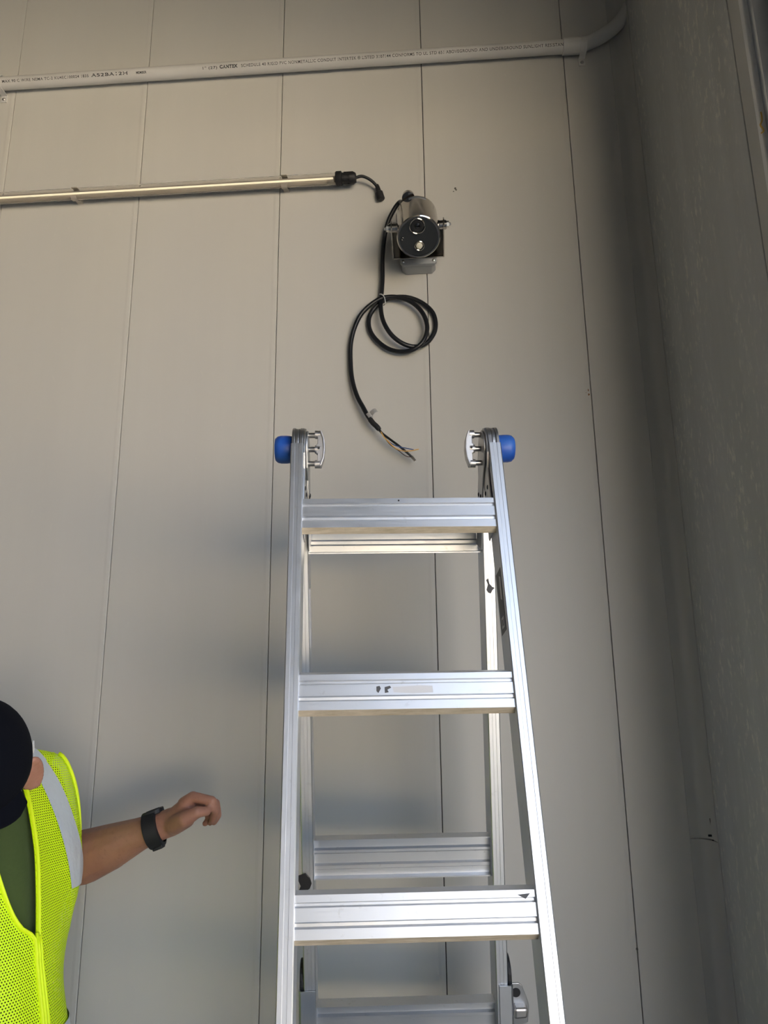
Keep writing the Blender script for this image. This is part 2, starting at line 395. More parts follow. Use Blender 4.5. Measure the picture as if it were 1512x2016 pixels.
# shell of the clear tube
bm = BM(); prof_o = [(RT, -1.2), (RT, L), (RT-.0015, L), (RT-.0015, -1.2)]
obj('clear_shell', lathe(bm, prof_o, Mt, 28), M_CLEAR, lt, smooth=True)
yo = Vector((0, -1, 0)); zo = dl.cross(yo); zo = zo if zo.z > 0 else -zo
Ml = fr(b0, dl, zo, yo)
obj('led_bar', box(BM(), (-1.2, -.013, -.0075), (L-.004, .013, -.0035), Ml), M_LEDBAR, lt)
obj('led_strip', box(BM(), (-1.2, .0015, -.0035), (L-.012, .0068, -.001), Ml), M_LED, lt, bevel=.0008)
obj('end_block', box(BM(), (L-.028, -.0125, -.0034), (L-.002, -.003, .002), Ml), M_LEDBAR, lt)
ec = obj('end_cap', lathe(BM(), [(.0180, -.004), (.0195, -.002), (.0195, .012), (.0150, .014), (.0150, .018), (.0160, .019), (.0160, .030), (.0148, .031), (.0148, .034), (.0160, .035), (.0155, .047), (.0125, .052), (.008, .053)],
         axis_frame(b1, dl), 20), M_RUB, lt, smooth=True)
obj('end_cap', lathe(BM(), [(.0180, -.004), (.0195, -.002), (.0195, .012), (.0150, .014), (.0155, .040), (.008, .046)], axis_frame(b0-dl*1.2, -dl), 20), M_RUB, lt, smooth=True)
for k in range(10):
    t = 2*PI*k/10; M_ = axis_frame(b1, dl) @ Matrix.Rotation(t, 4, 'Z')
    obj('grip_rib', box(BM(), (.0152, -.0016, .019), (.0172, .0016, .045), M_), M_RUB, ec)
c0 = b1 + dl*.05
pig = catmull([c0, onw(712, 347, TO), onw(724, 351, TO-.004), onw(735, 359, TO-.010), onw(743, 369, TO-.016), onw(746, 376, TO-.020)], 8)
obj('pigtail', tube(BM(), pig, .0042, 12), M_CABLE, lt, smooth=True)
pc0, pc1 = onw(743, 368, TO-.016), onw(751, 394, TO-.022)
dv = (pc1-pc0); Lc = dv.length
obj('plug', lathe(BM(), [(.005, -.006), (.0062, 0), (.0072, Lc*.35), (.0105, Lc*.42), (.0110, Lc*.92), (.009, Lc*.98), (.004, Lc)], axis_frame(pc0, dv), 18), M_RUB, lt, smooth=True)
def tclip(px):
    c = onw(px, 391-.0587*px, TO); tt = (c-b0).dot(dl); s = b0 + dl*tt
    M = fr((s.x, 0, s.z), (0, 0, 1), (0, -1, 0), (1, 0, 0)); R = RT+.0022
    arc = [math.radians(-40)+math.radians(260)*k/16 for k in range(17)]
    # open ring hugging the tube from the wall side
    a_ = [(R*math.cos(t+PI), R*math.sin(t+PI)+TO) for t in arc]; b_ = [((R-.0018)*math.cos(t+PI), (R-.0018)*math.sin(t+PI)+TO) for t in arc[::-1]]
    bm = prism(BM(), a_+b_, M, -.008, .008); box(bm, (-.008, .0006, -.008), (.008, TO-RT-.002, .008), M)
    obj('clip', bm, M_LEDBAR, lt)
tclip(148); tclip(-330); tclip(560)

# ------------------------------------------------------------------ junction box and stainless camera
z_bot = onw(820, 541).z
jl, jr = onw(788, 519, .055).x, onw(860, 515, .055).x
jb = thing('junction_box', ((jl+jr)/2, 0, z_bot), 'grey plastic junction box on the wall behind the stainless camera', 'junction box')
M_ = fr((0, 0, 0), (1, 0, 0), (0, 0, 1), (0, -1, 0))
W_, Hh = jr-jl, .115
def rr(x0, x1, y0, y1, c): return [(x0+c, y0), (x1-c, y0), (x1, y0+c), (x1, y1-c), (x1-c, y1), (x0+c, y1), (x0, y1-c), (x0, y0+c)]
obj('box_body', prism(BM(), rr(jl+.003, jr-.003, z_bot, z_bot+Hh, .010), M_, .0006, .040), M_JBOX, jb, bevel=.002)
ld = obj('lid', prism(BM(), rr(jl, jr, z_bot-.002, z_bot+Hh+.002, .007), M_, .041, .055), M_JBOX, jb, bevel=.0025)
for sx in (jl+.008, jr-.008):
    for sz in (z_bot+.007, z_bot+Hh-.007):
        obj('screw', lathe(BM(), [(.0045, 0), (.0045, .0012), (.003, .0028), (0, .0032)], fr((sx, -.055, sz), (1, 0, 0), (0, 0, 1), (0, -1, 0)), 14), M_CHROME, ld, smooth=True)

PIV = onw(822, 446, .135)
TILT = math.radians(57)
dax = Vector((.04, -math.cos(TILT), -math.sin(TILT))).normalized()
lat = Vector((1, .03, .045)); lat = (lat - dax*lat.dot(dax)).normalized()
upv = lat.cross(dax); upv = upv if upv.z > 0 else -upv
dv_t = thing('security_camera', Vector((PIV.x, 0, PIV.z)), 'polished stainless steel round camera tilted down on a bracket over the grey box', 'camera')
MD = fr(PIV, lat, upv, dax)       # local z = optical axis
RH = .0535; L0, L1 = -.070, .066
hs = obj('housing', lathe(BM(), [(0, L0+.004), (.040, L0+.002), (RH-.004, L0), (RH, L0+.006), (RH, L1-.010), (RH+.001, L1-.009), (RH+.001, L1-.002), (RH-.0015, L1), (RH-.005, L1), (RH-.005, L1-.003), (0, L1-.003)], MD, 64), M_STEEL, dv_t, smooth=True, angle=28)
obj('rating_plate', prism(BM(), [((RH+a_)*math.cos(t), (RH+a_)*math.sin(t)) for a_, ts in ((.0006, range(0, 9)), (.0001, range(8, -1, -1))) for t in [math.radians(62+6*k) for k in ts]], MD, L0+.010, L0+.022), M_GALV, hs)
fp = obj('face_plate', lathe(BM(), [(0, L1-.0029), (RH-.0055, L1-.0029), (RH-.0055, L1-.0012), (0, L1-.0012)], MD, 64), M_FACE, dv_t, smooth=True, angle=28)
def ring(c, r, name, par, mr, parts):
    M = MD @ Matrix.Translation((c[0], c[1], L1-.0012))
    rg = obj(name, lathe(BM(), [(r-.002, 0), (r, 0), (r, .003), (r-.0015, .004), (r-.003, .003), (r-.003, 0)], M, 40), mr, par, smooth=True)
    for nm, pr, mm in parts:
        obj(nm, lathe(BM(), pr, M, 32), mm, rg, smooth=True, angle=30)
ring((-.0025, .0285), .0200, 'lens_ring', dv_t, M_STEEL, [('lens_barrel', [(0, .0004), (.0170, .0004), (.0160, .002), (.0125, .0018), (.0122, .0035), (.0085, .0030), (.0080, .0014), (0, .0014)], M_RUB), ('lens_glass', [(0, .0030), (.004, .0027), (.0068, .0016), (.0068, .001)], M_LENS)])
ring((.0010, -.0215), .0128, 'sensor_ring', dv_t, M_STEEL, [('sensor_well', [(0, .0003), (.0098, .0003), (.0098, .0012), (0, .0012)], M_LENS), ('sensor_window', [(0, .0055), (.005, .005), (.0078, .0035), (.0082, .0012)], M_WIN)])
ring((-.0400, -.001), .0042, 'screw_socket', dv_t, M_FACE, [('socket_hole', [(0, .0022), (.0020, .0022), (.0020, .0003)], M_LENS)])
GB = PIV + dax*(L0-.001) + upv*.046 - lat*.019; gl = axis_frame(GB, -dax)
obj('cable_gland', lathe(BM(), [(.0165, 0), (.0165, .006), (.0150, .008), (.0155, .014), (.0140, .020), (.0105, .025), (.007, .0265)], gl, 28), M_STEEL, dv_t, smooth=True, angle=30)
# yoke bracket: plate on the box front, two arms up to the pivots
yk = BM(); yP = -.0575
xl, xr_ = onw(773, 480, .06).x, onw(874, 480, .06).x
zb, zt = onw(823, 508, .06).z, onw(823, 400, .06).z
My = Matrix.Translation((0, 0, 0))
box(yk, (xl, yP-.003, zb), (xr_, yP, zb+.11))
obj('bracket_plate', yk, M_STEEL, dv_t, bevel=.0012)
for s, x in ((-1, xl), (1, xr_)):
    pv = PIV + lat*s*.064
    arm = BM(); pr = [(-yP, zb), (-yP+.006, zb-.001), (-pv.y+.015, pv.z-.012), (-pv.y+.017, pv.z+.004), (-pv.y+.010, pv.z+.015), (-pv.y-.008, pv.z+.017), (-yP, zb+.10)]
    prism(arm, pr, fr((0, 0, 0), (0, -1, 0), (0, 0, 1), (1, 0, 0)), (x if s < 0 else x-.003), (x+.003 if s < 0 else x))
    ar = obj('bracket_arm', arm, M_STEEL, dv_t, bevel=.0008)
    Mp = axis_frame(PIV + lat*s*(RH-.002), lat*s)
    d0 = abs(x-PIV.x)-(RH-.002)
    obj('pivot_boss', lathe(BM(), [(.0125, 0), (.0125, .004), (.0115, .0045), (.0115, d0), (.0120, d0+.0005), (.0120, d0+.004), (.0105, d0+.0045), (.0105, d0+.006)], Mp, 24), M_STEEL, ar, smooth=True, angle=30)
    bt = BM(); prism(bt, [(.0088*math.cos(PI/3*k), .0088*math.sin(PI/3*k)) for k in range(6)], Mp, d0+.006, d0+.012)
    lathe(bt, [(.0042, d0+.012), (.0042, d0+.0165), (.003, d0+.0175)], Mp, 12)
    obj('bolt', bt, M_CHROME, ar)

# ------------------------------------------------------------------ coiled cable
cp = [(787, 398, .058), (778, 409, .055), (764.8, 435, .045), (757, 466.8, .032), (753, 508.5, .024), (753, 548, .018), (751, 582, .020), (749.5, 605.7, .028), (755, 633.5, .034), (770.8, 659.3, .034), (794.6, 677, .030),
      (820, 682.5, .022), (842, 673.5, .014), (857, 648, .009), (853, 617.6, .009), (830, 595.8, .010), (798.6, 585, .012), (765, 588, .012), (743, 601, .010), (728, 621.6, .010), (727, 645.4, .012), (739, 667, .014), (763, 686, .018), (790.6, 692.5, .022), (814.4, 687.5, .030),
      (833, 672, .034), (841, 647.4, .032), (835, 621.6, .028), (818.4, 601, .026), (794.6, 588, .026), (768, 584.5, .026), (743, 591, .026), (715, 613.6, .022), (699.4, 641.4, .018), (690.6, 677, .014), (690.4, 717, .014), (694, 750, .018), (703, 780, .022), (714.5, 801.5, .026), (722.9, 817, .030), (731, 829, .033)]
cb = thing('camera_cable', onw(752, 520), 'long black cable hanging from the stainless camera in a tied double loop with bare ends', 'cable')
g1 = GB - dax*.0290
pts = catmull([g1, g1 - dax*.008, g1 - dax*.013 - upv*.006, g1 - dax*.012 - lat*.014 - upv*.024] + [onw(*p) for p in cp], 7)
obj('sheath', tube(BM(), pts, .0060, 14), M_CABLE, cb, smooth='all')
def wpath(l, off, n=6): return catmull([onw(x, y, o_) for (x, y, o_) in l] if len(l[0]) == 3 else [onw(x, y, off) for x, y in l], n)
obj('heat_shrink', tube(BM(), wpath([(729, 826), (735, 833.5), (741, 839), (747, 846)], .034), lambda t: .0068 if t < .93 else .0058, 14), M_RUB, cb, smooth=True, angle=60)
obj('inner_sheath', tube(BM(), wpath([(744, 843, .034), (752.5, 853, .036), (768, 865, .037), (785, 877.5, .037), (799, 889, .034), (809, 898, .030), (816.5, 907, .026)], 0), .0030, 10), M_CABLE, cb, smooth='all')
obj('orange_wire', tube(BM(), wpath([(750, 850, .038), (756, 860, .041), (765.7, 870.5, .043), (778.8, 882.4, .044), (793, 887.6, .046), (808.6, 887.5, .048), (824.5, 884.4, .048)], 0), .00135, 8), M_ORANGE, cb, smooth='all')
obj('blue_wire', tube(BM(), wpath([(752, 853, .036), (762, 866, .034), (774, 875, .036), (789.5, 880.5, .040), (799, 882.2, .041), (815, 885.6, .043)], 0), .0013, 8), M_WBLUE, cb, smooth='all')
obj('brown_wire', tube(BM(), wpath([(756, 860, .040), (768, 875, .040), (783.6, 886.2, .040), (794.3, 894.8, .038), (802, 898.8, .034), (811, 900, .030)], 0), .0011, 8), M_BROWN, cb, smooth='all')
pe = onw(812, 899, .030)
ex = (onw(819, 908, .030)-pe).normalized()
obj('crimp_pin', box(BM(), (-.002, -.004, -.002), (.014, .002, .002), fr(pe, ex, Vector((0, -1, 0)).cross(ex), (0, -1, 0))), M_CHROME, cb, bevel=.0006)
tr = [onw(748.5, 584, .010), onw(746.5, 580.5, .022), onw(750, 579, .034), (onw(755, 582.5, .038)), onw(757.7, 589, .038), onw(758.5, 597, .034), onw(755.5, 601, .020)]
obj('cable_tie', tube(BM(), catmull(tr, 6), .0016, 8, flat=(1, .6)), M_WHITEP, cb, smooth='all')
# silver tape flag: a band round the cable and a curled tail
cc, ca = onw(727, 819, .0315), (onw(732, 828, .0335)-onw(722, 814, .030)).normalized()
fl = BM(); lathe(fl, [(.0065, -.0065), (.0069, -.0065), (.0069, .0065), (.0065, .0065)], axis_frame(cc, ca), 20)
out = Vector((.75, -.25, .55)); out = (out-ca*out.dot(ca)).normalized()
tl = [(0.0, .004), (.006, .0075), (.012, .0085), (.017, .006), (.020, .0)]
nn = ca.cross(out)
A_ = [fl.verts.new(cc+out*(.0045+x)+nn*(y-.003)-ca*.0065) for x, y in tl]; B_ = [fl.verts.new(v.co+ca*.013) for v in A_]
A2 = [fl.verts.new(v.co+nn*.0004) for v in A_]; B2 = [fl.verts.new(v.co+nn*.0004) for v in B_]
for i in range(4):
    fl.faces.new((A_[i], A_[i+1], B_[i+1], B_[i])); fl.faces.new((A2[i], B2[i], B2[i+1], A2[i+1]))
fl.faces.new((A_[4], A2[4], B2[4], B_[4]))
obj('tape_flag', fl, M_SILVTAPE, cb, smooth=True)

# ------------------------------------------------------------------ ladder
yaw, rol, leF, leR = .102, .004, .199, .183
LO = Vector((1.16975, -.55922, 1.913))
A0 = Vector((math.cos(yaw), math.sin(yaw), 0)); Bv = Vector((-math.sin(yaw), math.cos(yaw), 0)); UP = Vector((0, 0, 1))
AX = A0*math.cos(rol) + UP*math.sin(rol); U2 = -A0*math.sin(rol) + UP*math.cos(rol)
DF = (-math.cos(leF)*U2 - math.sin(leF)*Bv + .009*AX).normalized(); DR = (-math.cos(leR)*U2 + math.sin(leR)*Bv + .014*AX).normalized()
HW = .178; RWd = .0225; RD = .062
NF = AX.cross(DF).normalized(); NF = NF if NF.dot(Bv) > 0 else -NF       # into the ladder, away from the lens
NR = AX.cross(DR).normalized(); NR = NR if NR.dot(Bv) > 0 else -NR
LR = LO + Bv*.138
MF = fr(LO, AX, NF, DF); MR = fr(LR, AX, NR, DR)      # local: x across, y depth (away from lens), z down the rail
ld_t = thing('stepladder', (LO.x, LO.y+.07, 0), 'aluminium articulated ladder standing open with blue rubber bumpers on its hinges', 'ladder')
sF = LO.z/-DF.z - .012; sR = LR.z/-DR.z - .012
def rail(M, x, s0, s1, w=RWd, d=RD, name='rail', y0=0, mt=M_ALU):
    e = .0016
    prof = [(x-w/2, y0+e), (x-w/2+e, y0), (x-.0035, y0), (x-.003, y0+.0006), (x+.003, y0+.0006), (x+.0035, y0), (x+w/2-e, y0), (x+w/2, y0+e), (x+w/2, y0+d-e), (x+w/2-e, y0+d), (x-w/2+e, y0+d), (x-w/2, y0+d-e)]
    return obj(name, prism(BM(), prof, M, s0, s1), mt, ld_t, smooth=True, angle=20)
fl_ = rail(MF, -HW, -.122, sF); fr__ = rail(MF, HW, -.122, sF)
rl_ = rail(MR, -HW, -.035, sR); rr_ = rail(MR, HW, -.035, sR)
RPO = [(.0, -.0125), (0, -.0034), (.004, -.0020), (.004, .0012), (0, .0034), (0, .0205), (.0040, .0222), (.0045, .0262), (0, .0290), (0, .042)]     # ridged outer face
RPF = RPO + [(.012, .0492), (.014, .0480), (.036, .036), (.036, -.016), (.012, -.0185)]
RPB = RPO + [(.012, .0495), (.040, .053), (.040, .0508), (.029, .0495), (.029, .038), (.034, .035), (.034, .029), (.0295, .026),
      (.0295, .009), (.034, .006), (.034, .001), (.029, -.002), (.029, -.0165), (.040, -.0178), (.040, -.020), (.012, -.0185)]
def rung(M, s, y0, flip=False, name='rung', x=HW-RWd/2+.001):
    pr = [((.040-p[0] if flip else p[0])+y0, p[1]+s) for p in (RPB if flip else RPF)]
    M2 = M @ Matrix(((0, 0, 1, 0), (1, 0, 0, 0), (0, 1, 0, 0), (0, 0, 0, 1)))   # local profile (depth, down) extruded across
    bm = prism(BM(), pr, M2, -x, x)
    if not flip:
        bm.faces.ensure_lookup_table(); bm.faces[9].material_index = 1      # dull worn underside, warm ground reflection painted in as tan
    return obj(name, bm, [M_ALUX, M_OXID_REFL], ld_t, smooth=True, angle=18)
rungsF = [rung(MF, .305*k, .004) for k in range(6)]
rungsR = [rung(MR, .0075+.305*k, .014, True) for k in range(3)]
# lower outer section of the rear leg, sleeved over the inner rails
sO = .862
for s, x0, x1 in ((-1, -HW-RWd/2-.0095, -HW+RWd/2-.001), (1, HW-RWd/2+.0055, HW+RWd/2+.0085)):
    th = .0028
    if s < 0: pr = [(x1, -.004), (x0+.004, -.004), (x0, 0), (x0, RD+.003), (x1, RD+.003), (x1, RD+.0005), (x0+th, RD+.0005), (x0+th, .001), (x0+.006, -.0012), (x1, -.0012)]
    else: pr = [(x0, -.004), (x1-.004, -.004), (x1, 0), (x1, RD+.003), (x0, RD+.003), (x0, RD+.0005), (x1-th, RD+.0005), (x1-th, .001), (x1-.006, -.0012), (x0, -.0012)]
    sl = obj('outer_rail', prism(BM(), pr, MR, sO, sR), M_ALU, ld_t, smooth=True, angle=25)
    xe = x0 if s < 0 else x1
    pd = BM(); ell = [( .031+.030*math.cos(t), sO-.006+ .034*math.sin(t)) for t in [2*PI*k/20 for k in range(20)]]
    M2 = MR @ Matrix(((0, 0, 1, 0), (1, 0, 0, 0), (0, 1, 0, 0), (0, 0, 0, 1)))
    xa, xb = (xe+.001, xe+.0075) if s < 0 else (xe-.0075, xe-.001)
    xa, xb = (-HW-RWd/2-.0075, -HW-RWd/2-.0005) if s < 0 else (HW+RWd/2+.0005, HW+RWd/2+.0075)
    obj('guide_pad', prism(pd, ell, M2, xa, xb), M_RUB, ld_t, bevel=.0015)
rr4 = [rung(MR, sO+.060+.305*k, .016, True, x=HW-RWd/2+.001) for k in range(4)]
# lock lever bracket on the right sleeve
M2 = MR @ Matrix(((0, 0, 1, 0), (1, 0, 0, 0), (0, 1, 0, 0), (0, 0, 0, 1)))
xs = HW+RWd/2+.009
bk = obj('lock_bracket', prism(BM(), [(xs, sO+.004), (xs+.013, sO+.004), (xs+.019, sO+.009), (xs+.030, sO+.040), (xs+.031, sO+.048), (xs+.028, sO+.075), (xs, sO+.085)], MR @ Matrix(((1, 0, 0, 0), (0, 0, 1, 0), (0, 1, 0, 0), (0, 0, 0, 1))), .012, .016), M_HINGE, ld_t, bevel=.001)
Mk = MR @ Matrix.Translation((xs+.007, .012, sO+.021)) @ Matrix.Rotation(PI/2, 4, 'X')
obj('bolt_hole', lathe(BM(), [(.0085, 0), (.0085, .0006), (0, .0006)], Mk, 20), M_RUB, bk)
obj('lock_lever', prism(BM(), [(xs, sO+.040), (xs+.024, sO+.040), (xs+.026, sO+.046), (xs+.024, sO+.058), (xs, sO+.060)], MR @ Matrix(((1, 0, 0, 0), (0, 0, 1, 0), (0, 1, 0, 0), (0, 0, 0, 1))), -.006, .020), M_CAST, bk, bevel=.004)
# rubber feet
for M, s_ in ((MF, sF), (MR, sR)):
    for x in (-HW, HW):
        obj('foot', box(BM(), (x-.018, -.006, s_-.05), (x+.018, RD+.004, s_-.0005), M), M_RUB, ld_t, bevel=.004)

# hinges
HC = LO - DF*.133 + NF*.043                       # hinge axis centre
UH = (Vector((0, 0, 1)) - AX*AX.z).normalized(); BH = UH.cross(AX); BH = BH if BH.dot(Bv) > 0 else -BH
def arm_plate(c, d, r, x0, x1, length, half, name, par, m, r_=0):
    """rounded disc with an arm running down direction d, in the plane across AX"""
    e2 = AX.cross(d).normalized(); pts = []
    for k in range(25):
        t = PI*k/24; pts.append(-d*math.sin(t)*r + e2*math.cos(t)*r)
    pts += [d*.03 - e2*r, d*(.055) - e2*half, d*length - e2*half, d*length + e2*half, d*.055 + e2*half, d*.03 + e2*r]
    bm = BM(); va = [bm.verts.new(c + AX*x0 + p) for p in pts]; vb = [bm.verts.new(c + AX*x1 + p) for p in pts]
    n = len(pts)
    for i in range(n): bm.faces.new((va[i], va[(i+1) % n], vb[(i+1) % n], vb[i]))
    bm.faces.new(va[::-1]); bm.faces.new(vb)
    return obj(name, bm, m, par, bevel=.0012)
def rot_(v, ang): return (Matrix.Rotation(ang, 3, AX) @ v)
for s in (-1, 1):
    hx = s*HW
    tops = [(-.0100, -.0040), (-.0034, .0028), (.0034, .0110)]
    if s > 0: tops = [(-.0110, -.0034), (-.0028, .0034), (.0040, .0100)]
    dF2 = (LO + DF*.2 + NF*.031 - (HC)); dF2 = (dF2 - AX*dF2.dot(AX)).normalized()
    dR2 = (LR + DR*.2 + NR*.031 - (HC)); dR2 = (dR2 - AX*dR2.dot(AX)).normalized()
    for k, (u0, u1) in enumerate(tops):
        d = dF2 if k != 1 else dR2
        arm_plate(HC, d, .0395 if k != 1 else .0385, hx+u0, hx+u1, .11, .020, 'hinge_plate', ld_t, M_HINGE)
    # inner arm plates with rivets
    xi = hx - s*(RWd/2+.0018)
    for dd, off, n_ in ((dF2, .0, 'F'), (dR2, -.003, 'R')):
        xq = xi - s*(.0 if n_ == 'F' else .0035)
        pl = arm_plate(HC, dd, .0385 if n_ == 'F' else .034, xq-.0015, xq+.0015, .178 if n_ == 'F' else .188, .025, 'hinge_arm', ld_t, M_HINGE)
        e2 = AX.cross(dd).normalized()
        for q, (al, ac) in enumerate(((.088, -.011), (.088, .013), (.120, .004), (.150, -.012), (.150, .012))):
            obj('rivet', lathe(BM(), [(.0042, 0), (.0042, .0008), (.002, .0016), (0, .0017)], axis_frame(HC + dd*al + e2*ac + AX*(xq - s*.0015), AX*-s), 12), M_RUB, pl)
    # blue bumper outside
    Mb = axis_frame(HC + AX*(hx + s*(RWd/2-.001)), AX*s)
    obj('bumper', lathe(BM(), [(.0235, 0), (.0250, .004), (.0258, .012), (.0258, .022), (.0245, .028), (.0205, .0325), (.0, .0335)], Mb, 40), M_BLUE, ld_t, smooth=True)
    # inner locking handle: three pins to a bowed bar
    Mi = axis_frame(HC + AX*(hx - s*(RWd/2+.002)), AX*-s, UH)
    lk = obj('lock_hub', lathe(BM(), [(.0135, 0), (.0135, .0035), (.011, .0045), (.0, .0045)], Mi, 28), M_HINGE, ld_t, smooth=True, angle=30)
    Mi = fr(HC + AX*(hx - s*(RWd/2+.002)), UH, BH, -AX*s)
    for zz in (-.0275, 0, .0275):
        obj('lock_pin', lathe(BM(), [(.0050, 0), (.0050, .022)], Mi @ Matrix.Translation((zz, 0, 0)), 18), M_PIN, lk, smooth=True, angle=30)
    sw = Matrix(((1, 0, 0, 0), (0, 0, 1, 0), (0, 1, 0, 0), (0, 0, 0, 1)))
    web = [(-.032, .019), (-.032, .027), (-.018, .0315), (0, .033), (.018, .0315), (.032, .027), (.032, .019), (.0235, .0195), (.0225, .0215), (.0095, .0215), (.0085, .019), (-.0085, .019), (-.0095, .0215), (-.0225, .0215), (-.0235, .0195)]
    hd = obj('lock_handle', prism(BM(), web, Mi @ sw, -.0065, .0065), M_CAST, ld_t, bevel=.0018, seg=3)
    rim = [(-.0345, .0255), (-.0335, .0285), (-.018, .0335), (0, .0350), (.018, .0335), (.0335, .0285), (.0345, .0255), (.032, .0262), (.018, .0312), (0, .0327), (-.018, .0312), (-.032, .0262)]
    obj('handle_rim', prism(BM(), rim, Mi @ sw, -.0105, .0105), M_CAST, hd, bevel=.0009)
    for zz in (-.0285, 0, .0285):
        lathe_b = lathe(BM(), [(.0078, 0), (.0078, .0095)], Mi @ Matrix.Translation((zz, 0, .0165)), 18)
        obj('handle_boss', lathe_b, M_CAST, hd, smooth=True, angle=30)
    obj('set_screw', lathe(BM(), [(.0022, 0), (.0022, .0006), (0, .0006)], Mi @ Matrix.Translation((0, 0, .0235)) @ Matrix(((1, 0, 0, 0), (0, 0, -1, -.0079), (0, 1, 0, 0), (0, 0, 0, 1))), 12), M_RUB, hd)
# stickers and torn tape
def sticker(name, M, x, y0, y1, s0, s1, m, side=-1, th=.0005, jag=0):
    """on the face of a rail that looks across the ladder (local x = const)"""
    n = 10 if jag else 1; top = []; bot = []
    for k in range(n+1):
        t = k/n; top.append((y0+(y1-y0)*t, s0+(random.random()-.5)*jag)); bot.append((y0+(y1-y0)*t, s1+(random.random()-.5)*jag))
    M2 = M @ Matrix(((0, 0, 1, 0), (1, 0, 0, 0), (0, 1, 0, 0), (0, 0, 0, 1)))
    return obj(name, prism(BM(), top+bot[::-1], M2, x, x+side*th), m, ld_t)
st_ = sticker('warning_sticker', MF, HW-RWd/2, .010, .052, .115, .222, M_STICK)
M2 = MF @ Matrix(((0, 0, 1, 0), (1, 0, 0, 0), (0, 1, 0, 0), (0, 0, 0, 1)))
ringp = [(.031+.013*math.cos(PI/2*k+PI/4), .205+.013*math.sin(PI/2*k+PI/4)) for k in range(4)]; ringi = [(.031+(p[0]-.031)*.6, .205+(p[1]-.205)*.6) for p in ringp]
for i in range(4):
    j = (i+1) % 4; obj('sticker_symbol', prism(BM(), [ringp[i], ringp[j], ringi[j], ringi[i]], M2, HW-RWd/2-.0005, HW-RWd/2-.0009), M_STICK2, st_)
obj('sticker_symbol', prism(BM(), [(.016, .13), (.026, .125), (.028, .165), (.018, .17)], M2, HW-RWd/2-.0005, HW-RWd/2-.0009), M_STICK2, st_)
sticker('worn_sticker', MR, -HW+RWd/2, .004, .05, .13, .235, M_STICK2, side=1, jag=.01)
def ragged(name, M, pts, y, m, th=.0006, par=None):
    M3 = M @ Matrix(((1, 0, 0, 0), (0, 0, 1, 0), (0, 1, 0, 0), (0, 0, 0, 1)))
    return obj(name, prism(BM(), pts, M3, y, y-th), m, par or ld_t)
hx = HW
ragged('torn_tape', MR, [(hx-.007, .113), (hx-.003, .110), (hx-.001, .120), (hx+.004, .126), (hx+.009, .128), (hx+.004, .133), (hx+.001, .139), (hx-.004, .137), (hx-.007, .132), (hx-.004, .122)], -.0001, M_RESID)
c_ = .305+.0125
ragged('sticker_residue', MF, [(-.047, c_-.005), (-.042, c_-.006), (-.040, c_-.002), (-.044, c_+.005), (-.047, c_+.002)], .0039, M_RESID, .0003, rungsF[1])
ragged('sticker_residue', MF, [(-.034, c_-.004), (-.026, c_-.006), (-.024, c_-.003), (-.030, c_+.000), (-.028, c_+.004), (-.034, c_+.005)], .0039, M_RESID, .0003, rungsF[1])
ragged('sticker_residue', MF, [(-.022, c_-.004), (.022, c_-.006), (.040, c_-.005), (.041, c_+.005), (.01, c_+.006), (-.020, c_+.004)], .0039, M_STICK2, .0002, rungsF[1])
ragged('scuff', MF, [(.142, .6035), (.160, .602), (.153, .609), (.149, .607)], .0039, M_RESID, .0002, rungsF[2])
ragged('torn_tape', MR, [(-HW-.020, .655), (-HW-.011, .652), (-HW-.004, .650), (-HW+.004, .658), (-HW+.007, .668), (-HW+.004, .676), (-HW-.006, .683), (-HW-.016, .691), (-HW-.020, .689), (-HW-.013, .672)], -.002, M_RUB, .004)
obj('drill_hole', lathe(BM(), [(.0016, 0), (.0016, .0003), (0, .0003)], MF @ Matrix.Translation((.0, .0039, -.008)) @ Matrix.Rotation(PI/2, 4, 'X'), 10), M_RUB, rungsF[0])

# ------------------------------------------------------------------ person
THT = math.radians(79)
FW = Vector((math.sin(THT), -math.cos(THT), 0)); LT = Vector((math.cos(THT), math.sin(THT), 0)); UZ = Vector((0, 0, 1))
SP = atz(-43, 1700, 1.30)              # on the spine, chest height
SPX, SPY = SP.x, SP.y
def T(l, d, z):                        # torso frame: l to his left, d to his front
    k = max(z, .98)-1.17; lean = (-.26 if k < 0 else -.11)*k     # belly forward, chest back
    return Vector((SPX, SPY, z)) + LT*l + FW*(d+lean)
pe_t = thing('person', (SPX, SPY, 0), 'person in dark cap and lime mesh safety vest reaching an arm along the wall', 'person')

